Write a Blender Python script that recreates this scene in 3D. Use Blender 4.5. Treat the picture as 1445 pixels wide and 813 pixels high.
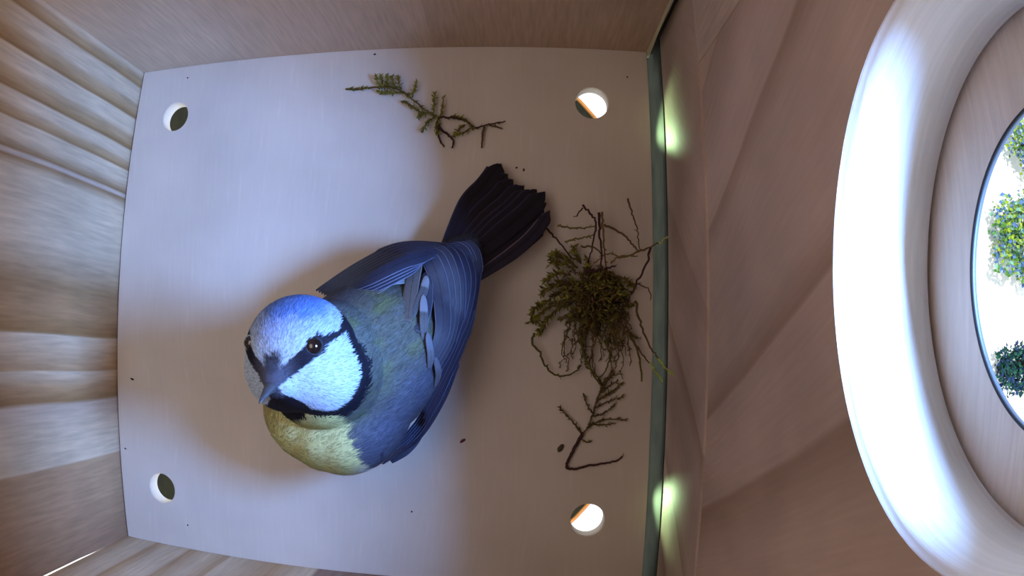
import bpy, bmesh, math, random
import numpy as np
from mathutils import Vector, Matrix
from mathutils.bvhtree import BVHTree

SC = bpy.context.scene
for o in list(bpy.data.objects): bpy.data.objects.remove(o, do_unlink=True)
COL = SC.collection
RNG = np.random.default_rng(7)
random.seed(7)

# ------------------------------------------------------------------ camera (wide nest box lens with barrel distortion)
S = 0.14 / 0.15
CAM = np.array([0.11630, 0.06600, 0.16130]) * S
EUL = (0.0656, 0.0096, 0.0161)
FPX, K3 = 924.48, 0.0228
cd = bpy.data.cameras.new('camera')
cam = bpy.data.objects.new('camera', cd); COL.objects.link(cam)
cam.location = CAM; cam.rotation_euler = EUL
cd.type = 'PANO'; cd.panorama_type = 'FISHEYE_LENS_POLYNOMIAL'
cd.sensor_fit = 'HORIZONTAL'; cd.sensor_width = 36.0
MM = 1445 / 36.0
cd.fisheye_fov = math.radians(180)
cd.fisheye_polynomial_k0 = 0.0
cd.fisheye_polynomial_k1 = -MM / FPX
cd.fisheye_polynomial_k2 = 0.0
cd.fisheye_polynomial_k3 = -(MM ** 3) * K3 / (FPX * 600.0 ** 2)
cd.fisheye_polynomial_k4 = 0.0
cd.clip_start = 0.002; cd.clip_end = 50
SC.camera = cam
ROT = np.array(cam.rotation_euler.to_matrix())

# ------------------------------------------------------------------ view, world, lights
SC.view_settings.view_transform = 'Standard'
SC.view_settings.look = 'None'
SC.view_settings.exposure = 0.0
SC.view_settings.gamma = 1.0
SC.view_settings.use_curve_mapping = False
W = bpy.data.worlds.new('world'); SC.world = W; W.use_nodes = True
W.node_tree.nodes['Background'].inputs[0].default_value = (0.86, 0.93, 1.0, 1)
W.node_tree.nodes['Background'].inputs[1].default_value = 1.6

D = 0.14130 * S          # box depth (image up)
WX = 0.14                # floor width (image right)
GAP = 0.00400 * S
FX = WX + GAP            # inner face of the entrance wall
HY, HZ = 0.0721 * S, 0.1175 * S
R1, T1 = 0.0273 * S, 0.0163 * S
R2 = 0.0168
HY2, HZ2 = 0.0670, 0.1088

def lamp(name, kind, loc, energy, color, target=None, **kw):
    l = bpy.data.lights.new(name, kind); l.energy = energy; l.color = color
    for k, v in kw.items(): setattr(l, k, v)
    o = bpy.data.objects.new(name, l); COL.objects.link(o); o.location = loc
    if target is not None:
        o.rotation_euler = (Vector(target) - Vector(loc)).to_track_quat('-Z', 'Y').to_euler()
    return o
# sky light that falls in through the entrance hole
el = math.radians(44)
lamp('sky_light', 'AREA', (FX + 0.03 + 0.30 * math.cos(el), HY + 0.03, HZ + 0.30 * math.sin(el)), 46.0, (0.205, 0.425, 1.0),
     target=(FX, HY, HZ), shape='RECTANGLE', size=0.36, size_y=0.20)
# the little lamp beside the lens, and an added fill light under the lid
lamp('lens_lamp', 'POINT', (CAM[0] - 0.004, CAM[1] + 0.004, CAM[2] + 0.006), 0.0100, (1.0, 0.82, 0.72), shadow_soft_size=0.003)
lamp('lid_fill', 'AREA', (0.05, 0.066, 0.162), 0.05, (1.0, 0.88, 0.84), target=(0.05, 0.066, 0), shape='RECTANGLE', size=0.07, size_y=0.09)
# spot lamps added to stand in for daylight leaking up under the floor edge
for yy in (0.1125, 0.0185):
    lamp('leak_standin', 'SPOT', (WX - 0.0032, yy, -0.0190), 0.085, (0.62, 1.0, 0.50), target=(FX, yy, 0.010),
         spot_size=math.radians(44), spot_blend=1.0, shadow_soft_size=0.0015)
lamp('sun', 'SUN', (-3, 1, 4), 3.0, (1, 0.97, 0.9), target=(0.0, 0.2, -2), angle=0.02)

# ------------------------------------------------------------------ pixel helpers (photo point + height -> point in the box)
def ray(px, py):
    dx, dy = px - 722.5, 406.5 - py
    r = math.hypot(dx, dy) or 1e-9
    th = r / FPX * (1 + K3 * (r / 600) ** 2)
    v = np.array([dx / r * math.sin(th), dy / r * math.sin(th), -math.cos(th)])
    return ROT @ v
def P(px, py, z=0.0):
    v = ray(px, py); return CAM + v * ((z - CAM[2]) / v[2])

# ------------------------------------------------------------------ object helpers
def mesh_obj(name, verts, faces, mat=None, parent=None, smooth=True, loc=None):
    me = bpy.data.meshes.new(name)
    me.from_pydata([tuple(map(float, v)) for v in verts], [], [tuple(int(i) for i in f) for f in faces]); me.update()
    return link(name, me, mat, parent, smooth)
def link(name, me, mat=None, parent=None, smooth=True):
    o = bpy.data.objects.new(name, me); COL.objects.link(o)
    if mat is not None:
        me.materials.clear(); me.materials.append(mat)
    if smooth: me.polygons.foreach_set('use_smooth', [True] * len(me.polygons))
    if parent is not None:
        o.parent = parent; o.matrix_parent_inverse = Matrix.Translation(-Vector(parent.location))
    return o
def thing(name, label, cat, loc, group=None):
    o = bpy.data.objects.new(name, None); COL.objects.link(o); o.location = loc
    o.empty_display_size = 0.005
    o['label'] = label; o['category'] = cat
    if group: o['group'] = group
    return o
def tag(o, label, cat, group=None):
    o['label'] = label; o['category'] = cat
    if group: o['group'] = group
def structure(o, label=None):
    o['kind'] = 'structure'
    if label: o['label'] = label
    return o
def colour_attr(me, cols):
    a = me.color_attributes.new('Col', 'FLOAT_COLOR', 'POINT')
    c = np.ones((len(me.vertices), 4), dtype=np.float32); c[:, :3] = cols
    a.data.foreach_set('color', c.ravel())
def box_bm(bm, x0, x1, y0, y1, z0, z1):
    vs = [bm.verts.new((x, y, z)) for x in (x0, x1) for y in (y0, y1) for z in (z0, z1)]
    for f in ((0, 1, 3, 2), (4, 6, 7, 5), (0, 4, 5, 1), (2, 3, 7, 6), (0, 2, 6, 4), (1, 5, 7, 3)):
        bm.faces.new([vs[i] for i in f])
def box(name, x0, x1, y0, y1, z0, z1, mat, bevel=0.0):
    bm = bmesh.new(); box_bm(bm, x0, x1, y0, y1, z0, z1)
    if bevel: bmesh.ops.bevel(bm, geom=bm.edges[:], offset=bevel, segments=2, affect='EDGES')
    bmesh.ops.recalc_face_normals(bm, faces=bm.faces[:])
    me = bpy.data.meshes.new(name); bm.to_mesh(me); bm.free()
    return link(name, me, mat, smooth=False)
def lathe_cutter(profile, origin, axis, n=160):
    """profile: (distance along axis, radius); closed solid"""
    ax = Vector(axis).normalized(); u = ax.orthogonal().normalized(); v = ax.cross(u)
    vs, fs = [], []
    for d, r in profile:
        for k in range(n):
            a = 2 * math.pi * k / n
            vs.append(Vector(origin) + ax * d + (u * math.cos(a) + v * math.sin(a)) * r)
    for j in range(len(profile) - 1):
        for k in range(n):
            a, b = j * n + k, j * n + (k + 1) % n
            fs.append((a, b, b + n, a + n))
    fs.append(tuple(range(n))[::-1]); fs.append(tuple(range((len(profile) - 1) * n, len(profile) * n)))
    me = bpy.data.meshes.new('cutter'); me.from_pydata(vs, [], fs)
    bm = bmesh.new(); bm.from_mesh(me); bmesh.ops.recalc_face_normals(bm, faces=bm.faces[:]); bm.to_mesh(me); bm.free()
    o = bpy.data.objects.new('cutter', me); COL.objects.link(o); return o
def bake(o):
    dg = bpy.context.evaluated_depsgraph_get(); dg.update()
    me = bpy.data.meshes.new_from_object(o.evaluated_get(dg)); o.modifiers.clear(); o.data = me
def cut(o, cutters):
    for c in cutters:
        m = o.modifiers.new('b', 'BOOLEAN'); m.operation = 'DIFFERENCE'; m.object = c; m.solver = 'EXACT'
    bake(o)
    for c in cutters: bpy.data.objects.remove(c, do_unlink=True)

# ------------------------------------------------------------------ materials
def newmat(name, rough=0.6):
    m = bpy.data.materials.new(name); m.use_nodes = True
    nt = m.node_tree; b = nt.nodes['Principled BSDF']; b.inputs['Roughness'].default_value = rough
    b.inputs['Specular IOR Level'].default_value = 0.3
    return m, nt, b
def N(nt, t, **kw):
    n = nt.nodes.new(t)
    for k, v in kw.items():
        if k.startswith('i_'): n.inputs[int(k[2:])].default_value = v
        else: setattr(n, k, v)
    return n
def math_node(nt, op, a, b=None):
    n = nt.nodes.new('ShaderNodeMath'); n.operation = op
    for i, x in enumerate((a, b)):
        if x is None: continue
        if isinstance(x, (int, float)): n.inputs[i].default_value = x
        else: nt.links.new(x, n.inputs[i])
    return n.outputs[0]
def ramp(nt, fac, stops, interp='LINEAR'):
    if len(stops) > 31:      # more stops than one ramp holds: two ramps joined at the middle stop
        k = len(stops) // 2
        gt = math_node(nt, 'GREATER_THAN', fac, stops[k][0])
        return mixc(nt, gt, ramp(nt, fac, stops[:k + 1], interp), ramp(nt, fac, stops[k:], interp))
    r = nt.nodes.new('ShaderNodeValToRGB'); r.color_ramp.interpolation = interp
    e = r.color_ramp.elements
    while len(e) > 1: e.remove(e[-1])
    e[0].position = stops[0][0]; e[0].color = (*stops[0][1], 1)
    for p, c in stops[1:]:
        q = e.new(p); q.color = (*c, 1)
    nt.links.new(fac, r.inputs[0]); return r.outputs[0]
def mixc(nt, fac, a, b, mode='MIX'):
    n = nt.nodes.new('ShaderNodeMix'); n.data_type = 'RGBA'; n.blend_type = mode
    for i, x in ((0, fac), (6, a), (7, b)):
        if isinstance(x, (int, float)): n.inputs[i].default_value = x
        elif isinstance(x, tuple): n.inputs[i].default_value = (*x, 1)
        else: nt.links.new(x, n.inputs[i])
    return n.outputs[2]
def wood(name, across, along, stops, lo, hi, warp=0.004, streak=0.16, seed=0.0, slant=0.0, rough=0.62, mottling=0.25, bump=0.25):
    """sawn softwood: bands across the grain (a ramp between lo and hi metres), wavering along it, with fine fibres"""
    m, nt, b = newmat(name, rough)
    tc = N(nt, 'ShaderNodeTexCoord'); sep = N(nt, 'ShaderNodeSeparateXYZ'); nt.links.new(tc.outputs['Object'], sep.inputs[0])
    U = sep.outputs['XYZ'.index(across)]; V = sep.outputs['XYZ'.index(along)]
    cmb = N(nt, 'ShaderNodeCombineXYZ'); nt.links.new(math_node(nt, 'MULTIPLY', U, 12.0), cmb.inputs[0])
    nt.links.new(math_node(nt, 'MULTIPLY', V, 11.0), cmb.inputs[1]); cmb.inputs[2].default_value = seed
    nz = N(nt, 'ShaderNodeTexNoise'); nz.inputs['Scale'].default_value = 1.0; nz.inputs['Detail'].default_value = 1.5
    nt.links.new(cmb.outputs[0], nz.inputs['Vector'])
    off = math_node(nt, 'MULTIPLY', math_node(nt, 'SUBTRACT', nz.outputs[0], 0.5), warp * 2)
    u = math_node(nt, 'ADD', U, off)
    if slant: u = math_node(nt, 'ADD', u, math_node(nt, 'MULTIPLY', V, slant))
    t = math_node(nt, 'DIVIDE', math_node(nt, 'SUBTRACT', u, lo), hi - lo)
    base = ramp(nt, t, stops)
    # fibres
    cm2 = N(nt, 'ShaderNodeCombineXYZ'); nt.links.new(math_node(nt, 'MULTIPLY', u, 1100.0), cm2.inputs[0])
    nt.links.new(math_node(nt, 'MULTIPLY', V, 90.0), cm2.inputs[1]); cm2.inputs[2].default_value = seed + 3
    f = N(nt, 'ShaderNodeTexNoise'); f.inputs['Scale'].default_value = 1.0; f.inputs['Detail'].default_value = 3.0
    nt.links.new(cm2.outputs[0], f.inputs['Vector'])
    fib = ramp(nt, f.outputs[0], [(0.30, (1 - streak,) * 3), (0.62, (1.0,) * 3), (0.8, (1.08,) * 3)])
    c = mixc(nt, 1.0, base, fib, 'MULTIPLY')
    g = N(nt, 'ShaderNodeTexNoise'); g.inputs['Scale'].default_value = 28.0; g.inputs['Detail'].default_value = 3
    nt.links.new(tc.outputs['Object'], g.inputs['Vector'])
    mt = ramp(nt, g.outputs[0], [(0.35, (1 - mottling,) * 3), (0.65, (1.0,) * 3)])
    c = mixc(nt, 1.0, c, mt, 'MULTIPLY')
    nt.links.new(c, b.inputs['Base Color'])
    bp = N(nt, 'ShaderNodeBump'); bp.inputs['Strength'].default_value = bump; bp.inputs['Distance'].default_value = 0.0004
    nt.links.new(f.outputs[0], bp.inputs['Height']); nt.links.new(bp.outputs[0], b.inputs['Normal'])
    return m
def plain(name, col, rough=0.7, noise=0.0, scale=300.0, spec=0.3):
    m, nt, b = newmat(name, rough); b.inputs['Specular IOR Level'].default_value = spec
    if noise:
        tc = N(nt, 'ShaderNodeTexCoord'); g = N(nt, 'ShaderNodeTexNoise'); g.inputs['Scale'].default_value = scale; g.inputs['Detail'].default_value = 4
        nt.links.new(tc.outputs['Object'], g.inputs['Vector'])
        c = ramp(nt, g.outputs[0], [(0.3, tuple(x * (1 - noise) for x in col)), (0.7, tuple(min(1, x * (1 + noise)) for x in col))])
        nt.links.new(c, b.inputs['Base Color'])
    else: b.inputs['Base Color'].default_value = (*col, 1)
    return m
def attr_mat(name, rough=0.7, sheen=0.0, jitter=0.12, scale=2500.0):
    m, nt, b = newmat(name, rough); b.inputs['Specular IOR Level'].default_value = 0.15
    a = N(nt, 'ShaderNodeVertexColor'); a.layer_name = 'Col'
    tc = N(nt, 'ShaderNodeTexCoord'); g = N(nt, 'ShaderNodeTexNoise'); g.inputs['Scale'].default_value = scale
    nt.links.new(tc.outputs['Object'], g.inputs['Vector'])
    k = ramp(nt, g.outputs[0], [(0.3, (1 - jitter,) * 3), (0.7, (1 + jitter,) * 3)])
    nt.links.new(mixc(nt, 1.0, a.outputs[0], k, 'MULTIPLY'), b.inputs['Base Color'])
    if sheen: b.inputs['Sheen Weight'].default_value = sheen
    return m

LT = (0.78, 0.63, 0.44); MD = (0.56, 0.36, 0.19); DK = (0.36, 0.205, 0.08); RD = (0.36, 0.235, 0.17)
def band(y, a, b):   # sharp edge at y (metres): a below the edge, b above it
    return [(y - 0.0004, a), (y + 0.0004, b)]
def stops(lo, hi, pts):
    return [(min(1, max(0, (y - lo) / (hi - lo))), c) for y, c in pts]
pl = [(0.0, (.44, .26, .15)), (0.014, (.56, .36, .21)), (0.0249, (.58, .38, .22)), (0.0253, LT), (0.034, LT), (0.0404, (.66, .52, .39)), (0.0408, DK), (0.0445, MD), (0.0480, LT), (0.0484, MD),
      (0.0566, LT), (0.0570, DK), (0.062, (.52, .32, .16)), (0.068, (.44, .28, .14)), (0.078, LT), (0.092, LT), (0.0946, DK), (0.0952, (.95, .85, .75)), (0.0957, DK), (0.0990, LT)]
for a_, b_ in ((.102, .108), (.108, .1169), (.1169, .1261), (.1261, .134)):
    pl += [(a_ - .0001, LT), (a_ + .0001, DK), (a_ + (b_ - a_) * .16, (.52, .34, .17)), (a_ + (b_ - a_) * .42, (.62, .45, .27)), (a_ + (b_ - a_) * .52, LT)]
M_left = wood('pine_left', 'Y', 'Z', stops(0, 0.135, pl), 0, 0.135, warp=0.0030, seed=1.3, streak=0.20)
pb = [(0, (.74, .60, .46)), (0.03, (.74, .60, .46)), (0.05, (.64, .47, .33)), *band(0.0863, (.66, .50, .37), (.56, .41, .30)), (0.11, (.58, .42, .31)), (0.135, (.50, .34, .24))]  # lighting painted in: lit left, darker right; the sharp edge is a board joint
M_back = wood('pine_back', 'X', 'Z', stops(0, 0.15, pb), 0, 0.15, warp=0.001, seed=4.1, mottling=0.15)
pf = [(0, MD), (0.006, LT), *band(0.011, LT, MD), (0.0165, LT), *band(0.023, LT, MD), (0.030, LT), *band(0.036, MD, LT), (0.05, MD), *band(0.06, LT, RD), (0.09, RD), (0.14, MD)]
M_front = wood('pine_front', 'X', 'Z', stops(0, 0.15, pf), 0, 0.15, warp=0.003, seed=8.7)
pr = [(0, (.58, .43, .33)), (0.012, (.40, .27, .19)), *band(0.0135, (.56, .42, .33), (.56, .42, .33)), *band(0.031, (.60, .45, .36), (.42, .29, .21)), (0.038, (.58, .44, .36)), (0.06, (.60, .46, .38)),
      *band(0.0660, (.44, .31, .23), (.60, .46, .38)), (0.075, (.64, .49, .42)), *band(0.093, (.50, .37, .29), (.62, .47, .38)), (0.13, (.54, .40, .32))]
M_right = wood('stained_right', 'Y', 'Z', stops(0, 0.135, pr), 0, 0.135, warp=0.006, seed=2.2, slant=-0.45, mottling=0.25, streak=0.07, bump=0.1)
M_right_low = wood('stained_right_low', 'Y', 'Z', stops(0, 0.135, pr), 0, 0.135, warp=0.006, seed=6.2, slant=0.9, mottling=0.35, streak=0.07, bump=0.1)
M_right_pale = wood('stained_right_pale', 'Y', 'Z', [(0, (.68, .53, .42)), (1, (.62, .49, .39))], 0, 0.135, seed=9.9, streak=0.2)
M_floor = wood('floor_board', 'X', 'Y', [(0, (.72, .67, .60)), (0.35, (.74, .69, .62)), (0.55, (.68, .62, .55)), (0.8, (.62, .55, .47)), (1, (.56, .48, .40))], 0, 0.14, warp=0.01, seed=5, streak=0.025, mottling=0.13, bump=0.05, rough=0.7)  # light falloff painted in: paler at the left, darker and warmer right
M_plate = wood('entrance_plate', 'Z', 'Y', [(0, (.66, .54, .42)), (1, (.60, .48, .38))], 0.08, 0.14, seed=12, streak=0.12, mottling=0.1)
M_ring = wood('panel_core', 'X', 'Y', [(0, (.88, .80, .70)), (1, (.90, .82, .74))], 0.14, 0.16, seed=15, streak=0.1)

# ------------------------------------------------------------------ the box
FT = 0.004
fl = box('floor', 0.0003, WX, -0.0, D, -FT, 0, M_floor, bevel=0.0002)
holes = [(0.0144, 0.0164), (0.0144, 0.1169), (0.1258, 0.0165), (0.1257, 0.1170)]
cut(fl, [lathe_cutter([(-0.02, 0.0041), (-0.0002, 0.0041), (0.0003, 0.0046), (0.02, 0.03)], (x, y, 0), (0, 0, 1), 72) for x, y in holes])
structure(fl, 'pale plywood floor board with four round drain holes')
ZT = 0.172
M_joint = plain('joint_shadow_gap', (0.05, 0.045, 0.06), 0.9)
structure(box('trim_9', 0.0, 0.00029, 0.0, D, -0.004, -0.0004, M_joint), 'thin dark joint between the floor and the left wall')
# left wall: its lower edge draws back a hair from the front wall, leaving the bright slit at the corner
yz = [(0.0, -0.01), (0.0, 0.0155), (0.0003, 0.024), (0.0004, 0.05), (0.0004, ZT), (D + 0.012, ZT), (D + 0.012, -0.01)]
vs = [(x, y, z) for x in (-0.012, -0.00002) for y, z in yz]; n = len(yz)
fs = [tuple(range(n)), tuple(range(n, 2 * n))[::-1]] + [(k, (k + 1) % n, n + (k + 1) % n, n + k) for k in range(n)]
wl = mesh_obj('wall_left', vs, fs, M_left, smooth=False)
bm = bmesh.new(); bm.from_mesh(wl.data); bmesh.ops.recalc_face_normals(bm, faces=bm.faces[:]); bm.to_mesh(wl.data); bm.free()
structure(wl, 'pale pine side wall with wavy brown grain bands')
wb = box('wall_back', -0.00001, WX, D + 0.00002, D + 0.012, -0.01, ZT, M_back); structure(wb, 'brown pine wall along the top of the photo')
wf = box('wall_front', -0.00001, WX, -0.012, -0.00002, -0.01, ZT, M_front); structure(wf, 'pine wall along the bottom of the photo')
ce = box('ceiling', -0.012, FX + T1 + 0.004, -0.03, D + 0.03, ZT, ZT + 0.008, M_back); structure(ce)
# entrance side
JZ = 0.0325
lo = box('wall_right', FX, FX + T1 - 0.0002, -0.03, D + 0.03, -0.0235, JZ, M_right_low, bevel=0.00025); structure(lo, 'reddish brown lower board of the entrance wall')
up = box('trim_1', FX + 0.0004, FX + T1 - 0.0011, -0.03, 0.1150, JZ + 0.00002, ZT, M_right); structure(up, 'reddish brown panel round the big entrance opening')
pr_ = [(-0.02, R1 + 0.0008), (0.0002, R1 + 0.0008), (0.0006, R1 + 0.0003), (0.0014, R1), (0.05, R1)]
up.data.materials.append(M_ring)
cut(up, [lathe_cutter(pr_, (FX + 0.0004, HY, HZ), (1, 0, 0), 200)])
for p_ in up.data.polygons:
    c = p_.center; r = math.hypot(c.y - HY, c.z - HZ)
    if r < R1 + 0.0007 and abs(p_.normal.x) < 0.9: p_.material_index = 1; p_.use_smooth = True
side = box('trim_2', FX + 0.0001, FX + T1 - 0.0011, 0.11502, D + 0.03, JZ + 0.00002, ZT, M_right_pale); structure(side, 'paler narrow board beside the entrance panel')
plate = box('trim_3', FX + T1, FX + T1 + 0.0007, -0.03, D + 0.03, 0.05, ZT, M_plate)
cut(plate, [lathe_cutter([(-0.02, R2), (0.03, R2)], (FX + T1, HY2, HZ2), (1, 0, 0), 200)]); structure(plate, 'grey brown plate with the smaller round entrance hole')
rim_m = plain('dark_rim', (0.02, 0.02, 0.02), 0.5)
vs, fs = [], []; nn = 160
for r, x in ((R2 + 0.00014, FX + T1 - 0.0001), (R2 - 0.0001, FX + T1 - 0.0001), (R2 - 0.0001, FX + T1 + 0.0008), (R2 + 0.00014, FX + T1 + 0.0008)):
    for k in range(nn):
        a = 2 * math.pi * k / nn; vs.append((x, HY2 + r * math.cos(a), HZ2 + r * math.sin(a)))
for j in range(4):
    for k in range(nn): fs.append((j * nn + k, j * nn + (k + 1) % nn, ((j + 1) % 4) * nn + (k + 1) % nn, ((j + 1) % 4) * nn + k))
structure(mesh_obj('trim_4', vs, fs, rim_m), 'thin black rim of the entrance hole')
# added ledge under the gap, green light from below put into its colour
M_gap_green = plain('gap_light_green', (0.040, 0.045, 0.030), 0.8, 0.35, 120.0)
ledge = box('trim_5', WX - 0.0035, FX - 0.0001, -0.03, D + 0.03, -0.0235, -0.0215, M_gap_green)
structure(box('trim_10', WX - 0.0035, FX, D + 0.012, D + 0.03, -0.0215, -0.0001, M_gap_green), 'block coloured like the green light, closing the gap at its upper end')
structure(box('trim_11', WX - 0.0035, FX, -0.03, -0.012, -0.0215, -0.0001, M_gap_green), 'block coloured like the green light, closing the gap at its lower end')
structure(ledge, 'added ledge coloured like the green light in the gap between floor and entrance wall')
structure(box('trim_8', FX - 0.00025, FX, -0.03, D + 0.03, -0.0215, -0.0001, M_gap_green), 'foot of the entrance wall below floor level, coloured like the green light in the gap')
# added wedge narrowing upwards at the back wall's end, lit colour painted in
a0, a1 = WX + 0.00005, WX + 0.0013
v = [(a0, D + 0.0001, -0.004), (a1, D + 0.0001, -0.004), (a0 + 0.0002, D + 0.0001, 0.034), (a0, D + 0.0001, 0.034)]
v2 = [(x, y + 0.011, z) for x, y, z in v]
structure(mesh_obj('trim_6', v + v2, [(0, 1, 2, 3), (7, 6, 5, 4), (0, 4, 5, 1), (1, 5, 6, 2), (2, 6, 7, 3), (3, 7, 4, 0)], plain('lit_wedge', (.62, .58, .36), 0.6), smooth=False), 'narrow added wedge at the end of the top wall, painted as if lit')
dark = plain('gap_shade', (0.03, 0.025, 0.02), 0.9)  # dark colour painted in for the shade of the open gap
structure(box('trim_7', FX - 0.0008, FX - 0.0001, D + 0.004, D + 0.0045, -0.01, 0.06, dark), 'dark strip added as the shade in the corner gap')

# ------------------------------------------------------------------ garden outside
M_pave = plain('pale_gravel', (0.80, 0.80, 0.78), 0.9, 0.06, 8.0)
M_lawn = plain('shaded_lawn', (0.0085, 0.0085, 0.002), 0.95, 0.4, 30.0)  # shade on the lawn put into a very dark base colour
g = mesh_obj('ground', [(-8, -8, -2), (12, -8, -2), (12, 8, -2), (-8, 8, -2)], [(0, 1, 2, 3)], M_pave, smooth=False); structure(g, 'pale overexposed gravel outside the box')
arc = []
cx, cy, ra = -0.45, 0.14, 1.03
for k in range(33):
    a = math.radians(-85 + 170 * k / 32); arc.append((cx + ra * math.cos(a), cy + ra * math.sin(a)))
arc = [(-3.5, arc[0][1])] + arc + [(-3.5, arc[-1][1])]
n = len(arc); vs = [(x, y, -2.0) for x, y in arc] + [(x, y, -1.97) for x, y in arc]
fs = [tuple(range(n, 2 * n))] + [(k, k + 1, n + k + 1, n + k) for k in range(n - 1)]
lw = mesh_obj('lawn', vs, fs, M_lawn, smooth=False); lw['kind'] = 'stuff'; tag(lw, 'olive lawn coloured as if in shade, seen through the left floor holes', 'lawn')
M_edge = plain('timber_edging', (0.34, 0.13, 0.025), 0.8, 0.3, 20.0)
vs, fs = [], []
for k in range(33):
    a = math.radians(-85 + 170 * k / 32)
    for r, z in ((ra, -2), (ra, -1.955), (ra + 0.008, -1.955), (ra + 0.008, -2)): vs.append((cx + r * math.cos(a), cy + r * math.sin(a), z))
for k in range(32):
    for j in range(4): fs.append((4 * k + j, 4 * k + (j + 1) % 4, 4 * k + 4 + (j + 1) % 4, 4 * k + 4 + j))
ed = mesh_obj('lawn_edging', vs, fs, M_edge, smooth=False); tag(ed, 'curved orange brown timber edging glimpsed through the right floor holes', 'edging')

def tube(points, radii, nseg=6, cap=True):
    """tube mesh along points"""
    pts = [np.array(p, float) for p in points]; vs, fs = [], []
    n = len(pts); prev = None
    for i, p in enumerate(pts):
        t = pts[min(n - 1, i + 1)] - pts[max(0, i - 1)]; t = t / (np.linalg.norm(t) + 1e-12)
        if prev is None: u = np.cross(t, [0.3, 0.2, 1.0])
        else: u = prev - t * (prev @ t)
        u = u / (np.linalg.norm(u) + 1e-12); w = np.cross(t, u); prev = u
        r = radii[i] if hasattr(radii, '__len__') else radii
        for k in range(nseg):
            a = 2 * math.pi * k / nseg; vs.append(p + (u * math.cos(a) + w * math.sin(a)) * r)
    for i in range(n - 1):
        for k in range(nseg):
            a, b = i * nseg + k, i * nseg + (k + 1) % nseg; fs.append((a, b, b + nseg, a + nseg))
    if cap: fs.append(tuple(range(nseg))[::-1]); fs.append(tuple(range((n - 1) * nseg, n * nseg)))
    return vs, fs
def spline(ctrl, n):
    c = [np.array(p, float) for p in ctrl]; c = [2 * c[0] - c[1]] + c + [2 * c[-1] - c[-2]]
    out = []; m = len(c) - 3
    for i in range(n):
        t = i / (n - 1) * m; k = min(m - 1, int(t)); t -= k
        p0, p1, p2, p3 = c[k:k + 4]
        out.append(0.5 * ((2 * p1) + (-p0 + p2) * t + (2 * p0 - 5 * p1 + 4 * p2 - p3) * t * t + (-p0 + 3 * p1 - 3 * p2 + p3) * t ** 3))
    return out
class Acc:
    def __init__(s): s.v, s.f, s.c = [], [], []
    def add(s, vf, col=None):
        b = len(s.v); s.v += list(vf[0]); s.f += [tuple(i + b for i in f) for f in vf[1]]
        if col is not None: s.c += [col] * len(vf[0])
    def build(s, name, mat, parent=None, smooth=True):
        o = mesh_obj(name, s.v, s.f, mat, parent, smooth)
        if s.c: colour_attr(o.data, np.array(s.c))
        return o
M_bark = plain('dark_bark', (0.03, 0.025, 0.02), 0.9)
def shrub(x, y, h, r, nleaf, cols, label, lift=0.0, seed=0):
    rg = np.random.default_rng(seed)
    t = thing('garden_shrub', label, 'shrub', (x, y, -2.0), None)
    st = Acc()
    for k in range(7):
        a = rg.uniform(0, 6.28); q = r * rg.uniform(.3, .8)
        st.add(tube(spline([(x, y, -2), (x + q * .3 * math.cos(a), y + q * .3 * math.sin(a), -2 + h * .5), (x + q * math.cos(a), y + q * math.sin(a), -2 + h * .85)], 8), 0.008))
    st.build('branch_framework', M_bark, t)
    lf = Acc()
    for k in range(nleaf):
        d = rg.normal(size=3); d /= np.linalg.norm(d); q = rg.uniform(.35, 1) ** .5
        lump = 1 + .35 * math.sin(5 * d[0] + seed) * math.cos(4 * d[1])
        p = np.array([x, y, -2 + h * (.55 + lift)]) + d * q * lump * np.array([r, r, h * .45])
        if p[2] < -1.995: p[2] = -1.995 + rg.uniform(0, .03)
        a = rg.normal(size=3); a /= np.linalg.norm(a); b = np.cross(a, rg.normal(size=3)); b /= np.linalg.norm(b)
        s = rg.uniform(.012, .03)
        c = np.cross(a, b)
        lf.add(([p, p + a * s * .5 + b * s * .35 + c * s * .1, p + a * s, p + a * s * .5 - b * s * .35 + c * s * .1], [(0, 1, 2), (0, 2, 3)]), cols[rg.integers(len(cols))])
    lf.build('foliage', M_leafy, t, smooth=False)
M_leafy = attr_mat('shrub_leaves', 0.6, jitter=0.1, scale=30)
bl, gn, yl = (0.10, 0.20, 0.45), (0.10, 0.26, 0.05), (0.30, 0.42, 0.04)
shrub(2.18, 0.43, 0.32, 0.20, 3200, [gn, yl, bl, (.2, .4, .3)], 'yellow green and bluish shrub in the middle of the entrance hole view', seed=3)
shrub(2.34, 0.86, 0.34, 0.16, 1900, [bl, gn, (.30, .42, .5), yl], 'blue green shrub at the upper edge of the entrance hole view', seed=5)
shrub(2.13, -0.10, 0.30, 0.10, 1500, [(.01, .05, .05), (.02, .10, .06), (.02, .05, .14)], 'dark teal shrub low in the entrance hole view', seed=8)

# ------------------------------------------------------------------ the blue tit
bird = thing('blue_tit', 'blue tit with white face and yellow breast crouching on the floor board', 'bird', tuple(P(560, 480, 0.0)))
BC = P(517, 512, 0.022)
Tdir = P(655, 358, 0.022) - BC; Tdir /= np.linalg.norm(Tdir)           # towards the tail
Ldir = np.cross(np.array([0, 0, 1.0]), Tdir); Ldir /= np.linalg.norm(Ldir)
if (P(600, 620, 0.022) - BC) @ Ldir < 0: Ldir = -Ldir                   # towards the bird's left (lower right of the photo)
Udir = np.array([0, 0, 1.0])
HC = P(425, 498, 0.0445); HR = 0.0099
zv = CAM - HC; zv /= np.linalg.norm(zv)
xv = ROT[:, 0] - zv * (ROT[:, 0] @ zv); xv /= np.linalg.norm(xv); yv = np.cross(zv, xv)
def hv(a, b, c): q = a * xv + b * yv + c * zv; return q / np.linalg.norm(q)
HF = hv(-.4494, -.3995, .7990); HL = hv(.8766, -.0252, .4805); HU = np.cross(HF, HL)
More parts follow.
